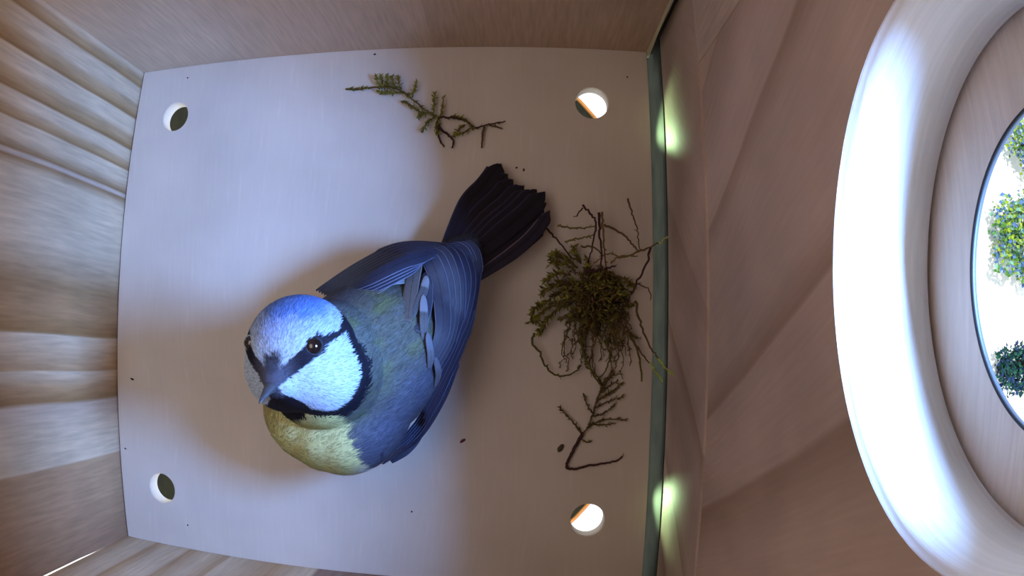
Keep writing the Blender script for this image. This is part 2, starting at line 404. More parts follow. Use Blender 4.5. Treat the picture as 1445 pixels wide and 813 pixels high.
HU /= np.linalg.norm(HU)

def ellipsoid(c, axes, radii, nu=48, nv=28):
    A = np.array(axes); vs, fs = [], []
    for j in range(nv + 1):
        th = math.pi * j / nv
        for i in range(nu):
            ph = 2 * math.pi * i / nu
            d = np.array([math.sin(th) * math.cos(ph) * radii[0], math.sin(th) * math.sin(ph) * radii[1], math.cos(th) * radii[2]])
            vs.append(c + d @ A)
    for j in range(nv):
        for i in range(nu):
            a, b = j * nu + i, j * nu + (i + 1) % nu; fs.append((a, a + nu, b + nu, b))
    return vs, fs
ac = Acc()
I3 = [Tdir, Ldir, Udir]
ac.add(ellipsoid(P(508, 518, 0.0215), I3, (0.0205, 0.0152, 0.0160)))                 # trunk
ac.add(ellipsoid(P(452, 576, 0.0215), I3, (0.0115, 0.0120, 0.0135)))                 # breast
ac.add(ellipsoid(P(478, 588, 0.0220), I3, (0.0120, 0.0105, 0.0138)))
ac.add(ellipsoid(P(503, 592, 0.0220), I3, (0.0125, 0.0100, 0.0138)))                 # flank, image bottom
ac.add(ellipsoid(P(462, 516, 0.032), I3, (0.0125, 0.0118, 0.0130)))                  # neck
ac.add(ellipsoid(P(596, 420, 0.0165), I3, (0.0110, 0.0085, 0.0085)))                 # rump
ac.add(ellipsoid(P(632, 380, 0.0135), I3, (0.0090, 0.0050, 0.0042)))                 # tail root
ac.add(ellipsoid(HC, [HF, HL, HU], (HR * 1.0, HR * .98, HR * .99)))                  # skull
ac.add(ellipsoid(HC + HF * HR * .72 - HU * .0010, [HF, HL, HU], (0.0045, 0.0038, 0.0038)))   # face around the beak
ac.add(ellipsoid(HC + HL * .0030 - HU * .0030, [HF, HL, HU], (0.0080, 0.0080, 0.0076)))
ac.add(ellipsoid(HC - HL * .0030 - HU * .0030, [HF, HL, HU], (0.0080, 0.0080, 0.0076)))
tmp = ac.build('tmp', None)
md = tmp.modifiers.new('r', 'REMESH'); md.mode = 'VOXEL'; md.voxel_size = 0.00032
md = tmp.modifiers.new('s', 'SMOOTH'); md.factor = 0.5; md.iterations = 44
bake(tmp)
bme = tmp.data; bpy.data.objects.remove(tmp, do_unlink=True)
nv_ = len(bme.vertices); co = np.empty(nv_ * 3, dtype=np.float32); bme.vertices.foreach_get('co', co); co = co.reshape(-1, 3).astype(float)

def smooth01(x, a, b): t = np.clip((x - a) / (b - a), 0, 1); return t * t * (3 - 2 * t)
def vnoise(p, scale, seed):
    """cheap smooth pseudo noise"""
    r = np.random.default_rng(seed); out = np.zeros(len(p))
    for k in range(7):
        d = r.normal(size=3); out += np.sin(p @ d * scale + r.uniform(0, 6.28))
    return out / 7
interp = np.interp
C_WHITE = np.array([.40, .51, .66]); C_BLUE = np.array([.10, .22, .60]); C_BLACK = np.array([.012, .012, .022]); C_CROWN = np.array([.24, .36, .72])
C_YEL = np.array([.60, .62, .30]); C_MANT = np.array([.105, .118, .105]); C_SLATE = np.array([.085, .098, .150]); C_FLANK = np.array([.60, .62, .66]); C_LORE = np.array([.045, .05, .075])
def body_colour(p):
    n = len(p); C = np.tile(C_MANT, (n, 1))
    q = p - BC; s = q @ Tdir; w = q @ Ldir; z = p[:, 2]
    nz1 = vnoise(p, 3000, 1); nz2 = vnoise(p, 900, 2); nz3 = vnoise(p, 7000, 3)
    def put(mask, col):
        nonlocal C
        C = C * (1 - mask[:, None]) + np.asarray(col) * mask[:, None]
    # back with slate sides
    put(smooth01(np.abs(w) + .0012 * nz2, .006, .012), C_SLATE)
    put(smooth01(nz2, .1, .5) * .35, (.12, .15, .17))
    put(smooth01(vnoise(p, 700, 5), .0, .5) * .55 * smooth01(-np.abs(w), -.011, -.004), (.135, .170, .060))
    put(smooth01(vnoise(p, 2200, 6), .25, .5) * .35, (.16, .19, .27))
    put(smooth01(s + .001 * nz1, .013, .019), (.030, .030, .038))
    # yellow underside and breast; the boundary runs along the folded wing's bend
    bnd = -.0070 - np.clip(np.abs(w) - .005, 0, 1) * .80
    f = smooth01(-(s - bnd) + .0006 * nz1, -.0002, .0006)
    und = smooth01(-(z - .012) + .001 * nz1, 0, .002)
    ym = np.maximum(f, und)
    put(ym, C_YEL)
    wl_ = smooth01(-(z - (.0165)) + .0012 * nz1, -.001, .003) * ym
    put(wl_, C_FLANK)
    put(ym * smooth01((q @ Ldir) + .0012 * nz1 + .001 * nz2, .0118, .0150), C_FLANK)
    put(ym * smooth01(-(q @ Ldir), .002, .008) * .75, (.42, .36, .12))
    # head
    h = p - HC; r = np.linalg.norm(h, axis=1); hd = h / r[:, None]
    az = np.degrees(np.arctan2(np.abs(hd @ HL), hd @ HF)); el_ = np.degrees(np.arcsin(np.clip(hd @ HU, -1, 1)))
    az = az + 1.6 * nz1; el_ = el_ + 1.8 * nz3 + .6 * nz1
    near = r < HR * 1.75
    H = np.tile(C_BLACK, (n, 1))
    def hput(mask, col):
        nonlocal H
        H = H * (1 - mask[:, None]) + np.asarray(col) * mask[:, None]
    up_ = interp(az, [0, 5, 21, 36, 50, 62, 78, 92, 105, 180], [2, 6, 17, 26, 34, 30, 28, 33, 36, 60])
    lo_ = interp(az, [0, 7, 20, 37, 50, 58, 75, 92, 100], [-8, -4, 2, 12, 16, 23, 24, 24, 20])
    # white forehead and brow, blue crown
    above = smooth01(el_ - up_, -.5, 1.5)
    back = smooth01(interp(az, [0, 100, 125, 180], [0, 0, 1, 1]), 0, 1)
    hput(above, C_WHITE)
    lilac = above * smooth01(el_ + 5 * nz2, 22, 52); hput(lilac * .75, C_CROWN)
    bluec = above * np.clip(smooth01(el_ + 9 * nz2 + 5 * nz1, interp(az, [0, 60, 90, 180], [50, 46, 46, 40]) - 1, interp(az, [0, 60, 90, 180], [50, 46, 46, 40]) + 17), 0, 1)
    hput(bluec * .92, C_BLUE)
    hput(above * smooth01(hd @ HU - .25 * (hd @ HF), .82, 1.0) * smooth01(nz1 + nz3, .1, .5) * .6, (.05, .09, .26))
    # lore and chin smudge
    lore = smooth01(-az, -13, -6) * smooth01(-np.abs(el_ - 3), -22, -15); hput(lore * (az < 14), C_LORE)
    hput(smooth01(-az, -30, -10) * smooth01(-np.abs(el_ - (up_ + lo_) / 2), -9, -5) * .8, C_LORE * 1.6)
    # white cheek
    clo = interp(az, [4, 8, 17, 30, 46, 58, 69, 84, 90, 95], [-8, -13, -28, -38, -43, -42, -35, -17, 2, 18])
    ck = smooth01(lo_ - el_, -.5, 1.2) * smooth01(el_ - clo, -1, 2.2) * smooth01(az, 6, 8.5) * smooth01(-az, -90, -86)
    hput(ck, C_WHITE)
    # collar: black up to a limit, then back / breast
    HM = near & (((az < interp(el_, [-60, 0, 40], [112, 124, 118]) + 3 * nz3) & (el_ > interp(az, [0, 40, 80, 125], [-76, -84, -78, -62]))) | (above > .5))
    C[HM] = H[HM]
    return np.clip(C, 0, 1)
colour = body_colour(co)
colour_attr(bme, colour)
M_body = attr_mat('bird_skin_feathers', 0.75, sheen=0.0, jitter=0.18, scale=3500)
body = link('body', bme, M_body, bird)
bvh = BVHTree.FromPolygons([Vector(c) for c in co], [tuple(p.vertices) for p in bme.polygons])

# soft plumage: short barbs lying along the body
bme.calc_loop_triangles(); tri = np.empty(len(bme.loop_triangles) * 3, dtype=np.int32); bme.loop_triangles.foreach_get('vertices', tri); tri = tri.reshape(-1, 3)
A_, B_, C_ = co[tri[:, 0]], co[tri[:, 1]], co[tri[:, 2]]
nr = np.cross(B_ - A_, C_ - A_); ar = np.linalg.norm(nr, axis=1); nr /= ar[:, None] + 1e-15
def barbs(count, maskf, length, width, lift, flowf, name):
    wgt = ar * maskf((A_ + B_ + C_) / 3); pick = RNG.choice(len(tri), count, p=wgt / wgt.sum())
    u, v = RNG.uniform(size=count), RNG.uniform(size=count); fl_ = u + v > 1; u[fl_] = 1 - u[fl_]; v[fl_] = 1 - v[fl_]
    p = A_[pick] + (B_ - A_)[pick] * u[:, None] + (C_ - A_)[pick] * v[:, None]; nn_ = nr[pick]
    d = flowf(p); d = d + RNG.normal(size=d.shape) * .16; d -= nn_ * np.sum(d * nn_, 1)[:, None]; d /= np.linalg.norm(d, axis=1)[:, None] + 1e-12
    sd = np.cross(nn_, d); L_ = length(p) * RNG.uniform(.6, 1.2, count); Wd = width * RNG.uniform(.7, 1.3, count)
    def at(t, side, lf): return p + d * (L_ * t)[:, None] + sd * (Wd * side)[:, None] + nn_ * (lf - .00005 * 0 + 0 * t)[:, None] if hasattr(lf, '__len__') else p + d * (L_ * t)[:, None] + sd * (Wd * side)[:, None] + nn_ * lf
    V = np.stack([at(0, -.6, -.00005), at(0, .6, -.00005), at(.5, .5, lift * .9), at(.5, -.5, lift * .9), at(1, 0, lift)], 1).reshape(-1, 3)
    base = np.arange(count)[:, None] * 5
    quads = (base + np.array([[0, 1, 2, 3]])); tris = (base + np.array([[3, 2, 4]]))
    me = bpy.data.meshes.new(name); me.from_pydata(V.tolist(), [], quads.tolist() + tris.tolist())
    cc = body_colour(p) * RNG.uniform(.62, 1.30, count)[:, None]
    colour_attr(me, np.clip(np.repeat(cc, 5, 0), 0, 1)); me.update()
    return link(name, me, M_plume, bird)
M_plume = attr_mat('bird_plumage', 0.7, jitter=0.05)
def is_head(p): return (np.linalg.norm(p - HC, axis=1) < HR * 1.22)
barb_head = barbs(15000, lambda p: is_head(p) * 1.0 * (np.linalg.norm(p - (HC + HF * HR), axis=1) > .0022), lambda p: .0008 + .0006 * smooth01(np.linalg.norm(p - (HC + HF * HR), axis=1), .003, .015), .00016, .00010,
      lambda p: (p - (HC + HF * HR * 1.3)) / np.linalg.norm(p - (HC + HF * HR * 1.3), axis=1)[:, None], 'head_plumage')
def bodyflow(p):
    return np.tile(Tdir, (len(p), 1)) - np.array([0, 0, .25]) + (p - HC) * 8.0
barb_body = barbs(26000, lambda p: (~is_head(p)) * 1.0, lambda p: .0017 + p[:, 0] * 0, .00020, .00014, bodyflow, 'body_plumage')

# eyes
def eye(side):
    a, e = math.radians(46), math.radians(25)
    d = HF * math.cos(a) * math.cos(e) + HL * side * math.sin(a) * math.cos(e) + HU * math.sin(e)
    hit = bvh.ray_cast(Vector(HC + d * .03), Vector(-d))[0]; c = np.array(hit) - d * .00055
    t2 = np.cross(d, HU); t2 /= np.linalg.norm(t2); t3 = np.cross(t2, d)
    ea = Acc(); ea.add(ellipsoid(c, [t2, t3, d], (.00142, .00142, .00130), 36, 20)); o = ea.build('eye', M_eye, bird)
    rv, rf = [], []
    for k in range(40):
        an = 2 * math.pi * k / 40
        for r, h in ((.00126, .0005), (.00140, .00060), (.00158, .0003)):
            rv.append(c + (t2 * math.cos(an) + t3 * math.sin(an)) * r + d * h)
    for k in range(40):
        for j in range(2): rf.append((3 * k + j, 3 * ((k + 1) % 40) + j, 3 * ((k + 1) % 40) + j + 1, 3 * k + j + 1))
    mesh_obj('eye_rim', rv, rf, M_lid, o)
M_eye, nt_, b_ = newmat('eye_gloss', 0.05); b_.inputs['Base Color'].default_value = (.006, .005, .006, 1); b_.inputs['Specular IOR Level'].default_value = .6; b_.inputs['Coat Weight'].default_value = 1.0; b_.inputs['Coat Roughness'].default_value = .03
M_lid = plain('eyelid_grey', (.02, .02, .03), .6)
for sd in (1, -1): eye(sd)

# beak: two mandibles tapering to a point
M_beak = plain('beak_horn', (.055, .06, .075), .35, .2, 900, spec=.5)
bb = HC + HF * (HR * 1.02) - HU * .0012
bd = HF * .985 - HU * .06 - HL * .03; bd /= np.linalg.norm(bd)
for nm, off, hh, ln in (('upper_beak', .0006, .0013, .0068), ('lower_beak', -.0006, .0008, .0061)):
    vs, fs = [], []; n1, n2 = 14, 16
    for i in range(n1):
        t = i / (n1 - 1); rr = (1 - t) ** .75 * (1 - .15 * t) + .03
        ctr = bb - bd * .0016 + bd * ln * t + HU * (off * (1 - t) - (0.0005 * t * t if off > 0 else -.0001 * t))
        for k in range(n2):
            a = 2 * math.pi * k / n2; vs.append(ctr + HL * math.cos(a) * .00165 * rr + HU * math.sin(a) * hh * rr)
    for i in range(n1 - 1):
        for k in range(n2): a, b = i * n2 + k, i * n2 + (k + 1) % n2; fs.append((a, b, b + n2, a + n2))
    fs.append(tuple(range((n1 - 1) * n2, n1 * n2)))
    mesh_obj(nm, vs, fs, M_beak, bird)

# feathers
def feather_mat(name, base, edge, side=1, dark=None, tip=None, rough=.5):
    m, nt, b = newmat(name, rough); b.inputs['Specular IOR Level'].default_value = .3
    uv = N(nt, 'ShaderNodeUVMap'); uv.uv_map = 'UVMap'; sp = N(nt, 'ShaderNodeSeparateXYZ'); nt.links.new(uv.outputs[0], sp.inputs[0])
    U, V = sp.outputs[0], sp.outputs[1]
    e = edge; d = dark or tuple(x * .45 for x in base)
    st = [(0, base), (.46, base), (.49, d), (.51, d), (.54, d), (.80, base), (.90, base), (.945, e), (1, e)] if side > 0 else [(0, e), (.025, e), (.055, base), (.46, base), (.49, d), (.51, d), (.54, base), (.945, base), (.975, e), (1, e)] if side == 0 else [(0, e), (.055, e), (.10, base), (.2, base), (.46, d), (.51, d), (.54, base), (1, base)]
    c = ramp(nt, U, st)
    if tip:
        c = mixc(nt, ramp(nt, V, [(0.0, (0, 0, 0)), (tip[1], (0, 0, 0)), (min(1, tip[1] + .06), (1, 1, 1)), (1, (1, 1, 1))]), c, tip[0])
    # oblique barbs
    cb = N(nt, 'ShaderNodeCombineXYZ'); aU = math_node(nt, 'ABSOLUTE', math_node(nt, 'SUBTRACT', U, .5))
    nt.links.new(math_node(nt, 'MULTIPLY', math_node(nt, 'SUBTRACT', V, math_node(nt, 'MULTIPLY', aU, .25)), 130.0), cb.inputs[0])
    nt.links.new(math_node(nt, 'MULTIPLY', U, 3.0), cb.inputs[1])
    nz = N(nt, 'ShaderNodeTexNoise'); nz.inputs['Scale'].default_value = 1.0; nt.links.new(cb.outputs[0], nz.inputs['Vector'])
    c = mixc(nt, 1.0, c, ramp(nt, nz.outputs[0], [(.3, (.68,) * 3), (.7, (1.2,) * 3)]), 'MULTIPLY')
    nt.links.new(c, b.inputs['Base Color'])
    bp = N(nt, 'ShaderNodeBump'); bp.inputs['Strength'].default_value = .25; bp.inputs['Distance'].default_value = .0002
    nt.links.new(nz.outputs[0], bp.inputs['Height']); nt.links.new(bp.outputs[0], b.inputs['Normal'])
    return m
def feather(name, ctrl, width, mat, parent, normal=None, tiprag=0.0, point=.5, camber=.12, n=30, sharp=False, taper0=.45):
    pts = spline(ctrl, n); na = 9; vs, fs, uvs = [], [], []
    for i, p in enumerate(pts):
        t = i / (n - 1)
        tg = pts[min(n - 1, i + 1)] - pts[max(0, i - 1)]; tg = tg / np.linalg.norm(tg)
        if normal is None:
            loc_, nrm, _, _ = bvh.find_nearest(Vector(p)); nn0 = np.array(nrm) * .6 + np.array([0, 0, .5])
        else: nn0 = np.array(normal)
        nn0 = nn0 - tg * (nn0 @ tg); nn0 /= np.linalg.norm(nn0); sd = np.cross(nn0, tg)
        wdt = width * min(1, taper0 + (1 - taper0) * (t / .35) ** .7) * (1 if t < 1 - point else (max(.03, (1 - (t - 1 + point) / point) ** .8) if sharp else max(.04, math.sqrt(max(0, 1 - ((t - 1 + point) / point) ** 2.2)))))
        for k in range(na):
            u = k / (na - 1); x = (u - .5) * 2
            rag = tiprag * (random.random() - .5) * (abs(x) ** 2) * width * (t > .6)
            vs.append(p + sd * (x * wdt * .5) + nn0 * (-camber * abs(x) ** 1.6 * wdt) + tg * rag); uvs.append((u, t))
    m = len(vs); th = .00006
    for i in range(n - 1):
        for k in range(na - 1): a = i * na + k; fs.append((a, a + 1, a + na + 1, a + na))
    o = mesh_obj(name, vs, fs, mat, parent)
    uvl = o.data.uv_layers.new(name='UVMap')
    for lp in o.data.loops: uvl.data[lp.index].uv = uvs[lp.vertex_index]
    sm = o.modifiers.new('thickness', 'SOLIDIFY'); sm.thickness = th; sm.offset = -1
    return o
def PB(px, py, off=.0006, zf=.016):
    v = ray(px, py); h = bvh.ray_cast(Vector(CAM), Vector(v))
    if h[0] is not None: return np.array(h[0]) + np.array(h[1]) * off
    return P(px, py, zf)

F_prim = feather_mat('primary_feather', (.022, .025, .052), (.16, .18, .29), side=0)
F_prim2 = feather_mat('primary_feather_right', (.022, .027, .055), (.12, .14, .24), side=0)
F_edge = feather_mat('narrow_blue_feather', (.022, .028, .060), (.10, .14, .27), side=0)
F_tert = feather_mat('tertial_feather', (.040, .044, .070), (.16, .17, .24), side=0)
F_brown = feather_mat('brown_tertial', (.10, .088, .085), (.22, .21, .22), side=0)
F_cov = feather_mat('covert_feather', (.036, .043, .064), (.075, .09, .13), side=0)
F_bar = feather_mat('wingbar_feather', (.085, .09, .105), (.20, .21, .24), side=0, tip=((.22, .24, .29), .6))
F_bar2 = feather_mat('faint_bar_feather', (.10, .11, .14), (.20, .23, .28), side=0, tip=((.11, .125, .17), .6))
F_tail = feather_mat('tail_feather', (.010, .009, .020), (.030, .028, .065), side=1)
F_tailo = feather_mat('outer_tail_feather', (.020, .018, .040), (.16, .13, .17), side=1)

# tail: feathers fanned out behind, tips near the floor
tips = [(707, 231, 1), (716, 246, 0), (723, 254, 0), (738, 262, 0), (747, 268, 0), (757, 268, 0), (769, 271, 0), (767, 290, 0), (766, 312, 0), (776, 297, 2)]
for i, (tx, ty, k) in enumerate(tips):
    f = i / (len(tips) - 1)
    bx, by = 628 + 24 * f, 358 + 34 * f
    mx, my = (bx + tx) / 2 + (-7 + 12 * f), (by + ty) / 2 + (-5 + 12 * f)
    if k == 2: mx, my, bx, by = 722, 358, 656, 402
    zo = .0005 * math.sin(math.pi * f)
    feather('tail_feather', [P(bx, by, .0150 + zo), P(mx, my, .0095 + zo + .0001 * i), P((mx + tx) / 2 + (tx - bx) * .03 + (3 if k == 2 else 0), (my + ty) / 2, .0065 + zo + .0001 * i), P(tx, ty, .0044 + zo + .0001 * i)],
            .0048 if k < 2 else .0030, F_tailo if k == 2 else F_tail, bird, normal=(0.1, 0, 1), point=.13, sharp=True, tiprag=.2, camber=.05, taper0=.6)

def wing(name, label):
    o = bpy.data.objects.new(name, None); COL.objects.link(o); o.location = bird.location
    o.parent = bird; o.matrix_parent_inverse = Matrix.Translation(-Vector(bird.location)); o.empty_display_size = .003
    return o
wing_l = wing('wing', None); wing_r = wing('wing', None)
# left wing (lower right in the photo): long primaries curving round the side to the tail root
L9 = 8
for i in range(L9):
    f = i / (L9 - 1)
    tip = (654 - 58 * f, 343 + 20 * f); m1 = (668 - 50 * f, 405 + 6 * f); m2 = (648 - 34 * f, 495 - 22 * f); b0 = (600 - 6 * f, 600 - 62 * f)
    zz = .0185 + .0110 * f
    pts = []
    for q, zq, of in ((b0, zz, -.0006), (m2, zz, .0006), (m1, zz - .001, .0009), (((m1[0] * .35 + tip[0] * .65) + 6, m1[1] * .35 + tip[1] * .65), zz - .001, .0010), (tip, .0175 + .0090 * f, .0010)):
        pts.append(PB(*q, of + .00013 * i * (of > 0), zq))
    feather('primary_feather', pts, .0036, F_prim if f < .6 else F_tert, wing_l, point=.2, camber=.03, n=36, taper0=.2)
# narrow feather edges along the lower outline
for i in range(6):
    f = i / 5
    pts = [PB(540 - 3 * f, 655 - 16 * f, .0003, .016), PB(588 - 9 * f, 622 - 14 * f, .0007, .0165), PB(622 - 11 * f, 572 - 13 * f, .0009, .0170), PB(648 - 12 * f, 512 - 12 * f, .0010, .0175)]
    pts = [np.array([*q[:2], q[2]]) for q in pts]
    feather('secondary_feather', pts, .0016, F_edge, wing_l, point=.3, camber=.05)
feather('alula_feather', [P(552, 652, .0165), P(577, 633, .016), P(598, 610, .0155)], .0018, F_edge, wing_l, normal=(0, 0, 1), point=.75, camber=.05)
# tertials with pale edges and the white tips of the wing bar
for (b0, m0, t0, wd, mt, of) in [((588, 470), (596, 430), (601, 388), .0030, F_tert, .0012), ((574, 455), (577, 410), (594, 367), .0027, F_brown, .0019),
                         ((580, 448), (590, 420), (602, 394), .0016, F_bar, .0022), ((596, 480), (592, 452), (590, 424), .0016, F_bar, .0018), ((604, 520), (602, 500), (596, 470), .0014, F_bar2, .0014), ((612, 545), (612, 525), (606, 503), .0013, F_bar2, .0014)]:
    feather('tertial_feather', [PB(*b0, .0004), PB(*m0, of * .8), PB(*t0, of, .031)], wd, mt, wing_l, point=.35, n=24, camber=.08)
# right wing (along the top in the photo)
for i in range(10):
    f = i / 9
    b0 = (446 + 34 * f, 410 + 16 * f); m1 = (505 + 22 * f, 374 + 30 * f); m2 = (566 + 8 * f, 348 + 32 * f); tip = (650 - 58 * f, 349 + 14 * f)
    g_ = min(1, f * 1.6)
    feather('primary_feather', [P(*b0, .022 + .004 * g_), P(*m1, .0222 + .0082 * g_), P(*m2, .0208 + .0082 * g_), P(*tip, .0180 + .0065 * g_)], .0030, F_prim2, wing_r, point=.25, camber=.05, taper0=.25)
for i in range(6):
    f = i / 5
    a = (462 + 50 * f, 414 - 12 * f); c = (512 + 66 * f, 384 - 4 * f)
    feather('covert_feather', [PB(*a, .0001), PB((a[0] + c[0]) / 2, (a[1] + c[1]) / 2 - 3, .0008), PB(*c, .0011)], .0026, F_cov, wing_r, point=.5, n=14, camber=.05)
for a, b, c, wd in [((515, 405), (537, 395), (560, 396), .0017), ((530, 414), (550, 403), (573, 405), .0021)]:
    feather('wingbar_feather', [PB(*a, .0002), PB(*b, .0010), PB(*c, .0014)], wd, F_bar, wing_r, point=.6, n=16, camber=.05)

# legs tucked under the body
M_leg = plain('leg_scales', (.10, .11, .15), .5, .2, 1500)
for sx in (1, -1):
    hip = BC + Ldir * .006 * sx - Tdir * .002; hip[2] = .010; ft = BC + Ldir * .0075 * sx - Tdir * .008; ft[2] = .0012
    lg = Acc(); lg.add(tube([hip, (hip + ft) / 2 + Tdir * .002, ft], [.0012, .0007, .0006], 8)); lo_ = lg.build('leg', M_leg, bird)
    for ang, ln in ((-28, .008), (0, .009), (28, .008), (180, .006)):
        a = math.radians(ang); d = -Tdir * math.cos(a) + Ldir * math.sin(a); ta = Acc()
        ta.add(tube([ft, ft + d * ln * .5 + Udir * .0003, ft + d * ln - Udir * .0006], [.0006, .0005, .00025], 6)); ta.build('toe', M_leg, lo_)

# ------------------------------------------------------------------ moss
M_moss = attr_mat('moss_leaves', 0.7, jitter=0.2, scale=2000)
M_stem = attr_mat('moss_stems', 0.7, jitter=0.2, scale=1500)
G1 = [(.17, .17, .022), (.22, .20, .03), (.12, .13, .02), (.28, .25, .05)]
G2 = [(.085, .070, .016), (.12, .10, .02), (.05, .038, .014), (.16, .135, .03)]
GB = [(.45, .55, .12), (.36, .48, .10)]
B1 = (.10, .065, .025); B2 = (.05, .022, .022); B3 = (.16, .10, .04)
def leaves_on(acc, pts, dens, size, cols, spread=.6):
    L_ = sum(np.linalg.norm(pts[i + 1] - pts[i]) for i in range(len(pts) - 1)); n_ = int(L_ * 1150 * dens)
    for _ in range(n_):
        t = random.random() * (len(pts) - 1.001); k = int(t); p = pts[k] + (pts[k + 1] - pts[k]) * (t - k)
        tg = pts[k + 1] - pts[k]; tg = tg / (np.linalg.norm(tg) + 1e-12)
        r = RNG.normal(size=3); r -= tg * (r @ tg); r /= np.linalg.norm(r)
        d = tg * (1 - spread * .6) + r * spread; d /= np.linalg.norm(d)
        s = size * 1.3 * random.uniform(.6, 1.25); w_ = np.cross(d, r + RNG.normal(size=3) * .2); w_ /= np.linalg.norm(w_)
        c_ = np.cross(d, w_)
        v = [p, p + d * s * .45 + w_ * s * .19 + c_ * s * .05, p + d * s, p + d * s * .45 - w_ * s * .19 + c_ * s * .05]
        for q in v: q[2] = max(q[2], .0001)
        acc.add((v, [(0, 1, 2), (0, 2, 3)]), cols[random.randrange(len(cols))])
def strand(stem, leaf, path, z, rad=.00018, col=B1, dens=0, size=.0008, cols=G1, n=None, spread=.6, wob=.00025):
    if not hasattr(z, '__len__'): z = [z] * len(path)
    c = [P(x, y, zz) for (x, y), zz in zip(path, z)]
    pts = spline(c, n or max(6, len(c) * 5))
    pts = [pts[0]] + [q + RNG.normal(size=3) * wob for q in pts[1:]]
    for q in pts:
        if q[0] < WX: q[2] = max(q[2], rad * 1.1)
    rad *= 1.25
    stem.add(tube(pts, [rad * (1 - .5 * i / len(pts)) for i in range(len(pts))], 5), col)
    if dens: leaves_on(leaf, pts, dens, size, cols, spread)

# sprig above the tail
t = thing('moss_sprig', 'olive green moss sprig lying alone above the tail near the top wall', 'moss', tuple(P(610, 160, 0)))
st, lf = Acc(), Acc()
strand(st, lf, [(488, 126), (515, 125), (545, 123), (570, 130), (595, 152), (618, 166)], [.0008, .001, .0015, .0022, .002, .0018], .00022, B1, 5, .0010, G1, wob=.0001)
strand(st, lf, [(618, 166), (640, 166), (662, 174), (670, 180), (690, 176), (713, 171)], [.0018, .002, .0015, .0012, .0012, .001], .00024, B2, 1.2, .0008, G2, wob=.0001)
for x in (534, 541, 548, 556, 564): strand(st, lf, [(x + 2, 126), (x - 1, 117), (x - 3, 108)], [.0015, .0022, .0028], .00014, B1, 12, .0009, G1, wob=.00005)
for x in (545, 556): strand(st, lf, [(x + 14, 130), (x, 131), (x - 12, 129)], .0012, .00014, B1, 8, .0009, G1, wob=.00005)
for pth in ([(582, 138), (585, 126), (588, 116)], [(566, 143), (582, 150), (600, 163)], [(612, 162), (612, 145), (614, 132)], [(621, 165), (624, 152), (625, 139)], [(616, 163), (604, 172), (594, 186)], [(610, 160), (596, 160), (590, 165)],
            [(636, 164), (655, 168), (666, 180)], [(664, 181), (652, 188), (642, 188)], [(656, 176), (648, 182), (640, 192)], [(618, 168), (616, 180), (618, 190)]):
    strand(st, lf, pth, [.0015, .002, .002], .00016, B1, 9, .0009, G1, wob=.00006)
for pth in ([(618, 178), (618, 188), (621, 198), (626, 207)], [(617, 172), (622, 182), (634, 192), (640, 200), (638, 209)], [(684, 179), (681, 192), (680, 209)]):
    strand(st, lf, pth, .0012, .00030, B2 if pth[0][0] < 680 else B1, 1.5, .0006, G2, wob=.00006)
strand(st, lf, [(690, 177), (700, 179), (708, 181)], .001, .0002, B1, 4, .0006, G2, wob=.00006)
st.build('stem', M_stem, t); lf.build('leaves', M_moss, t, False)

# clump at the right edge of the floor
t = thing('moss_clump', 'large tangled brown green moss clump lying between the tail and the entrance wall', 'moss', tuple(P(835, 430, 0)))
st, lf = Acc(), Acc()
for pth, zz, col, rd in [([(771, 322), (790, 343), (808, 366)], .003, B2, .00022), ([(822, 289), (833, 302), (841, 316), (836, 345), (830, 372)], .005, B2, .00024), ([(823, 294), (816, 300), (813, 306)], .005, B2, .00016),
                     ([(845, 300), (847, 340), (850, 398)], .007, B2, .00026), ([(850, 299), (852, 345), (856, 396)], .0065, B3, .00022), ([(787, 319), (812, 322), (842, 320)], .005, (.14, .12, .03), .0002),
                     ([(797, 341), (818, 336), (840, 331)], .005, (.14, .12, .03), .0002), ([(820, 347), (840, 350), (850, 362)], .005, B1, .0002), ([(852, 317), (875, 328), (893, 345), (900, 353)], .006, B1, .00024),
                     ([(886, 280), (893, 303), (899, 325), (902, 352)], .006, B1, .0002), ([(905, 352), (880, 364), (858, 358), (838, 372)], .006, B3, .0002), ([(900, 355), (918, 348), (930, 342)], .0075, B1, .0002),
                     ([(918, 349), (912, 372), (898, 402), (882, 432), (868, 462)], .007, B2, .00024), ([(825, 384), (848, 380), (870, 376)], .007, B2, .0003), ([(862, 387), (888, 398), (914, 407), (919, 424)], .006, B1, .00018),
                     ([(862, 372), (876, 362), (900, 362)], .006, (.14, .13, .03), .0002), ([(896, 425), (903, 455), (915, 485), (928, 505)], .006, B1, .00026), ([(872, 455), (892, 480), (908, 502), (917, 514)], .005, B1, .0002),
                     ([(754, 470), (751, 485), (763, 498), (768, 515), (785, 530), (808, 528), (820, 515)], .003, (.09, .08, .02), .00024), ([(820, 465), (822, 495), (832, 520), (848, 545)], .003, (.10, .09, .02), .0003),
                     ([(868, 470), (873, 495), (868, 520)], .004, B1, .00018), ([(885, 465), (900, 495), (906, 540)], .003, (.10, .09, .02), .0003), ([(853, 480), (860, 500), (856, 520), (845, 535)], .003, (.09, .08, .02), .0002)]:
    strand(st, lf, pth, zz, rd, col, 1.0 if col[1] > .07 else .25, .0007, G2, wob=.00012)
strand(st, lf, [(930, 342), (937, 338), (943, 334)], .0085, .00016, (.45, .5, .12), 0)
for pth in ([(917, 512), (925, 525), (934, 537)], [(927, 503), (938, 518), (953, 532)]):
    strand(st, lf, pth, [.005, .006, .0065], .00018, (.4, .45, .1), 10, .0008, GB, spread=.35, wob=.00005)
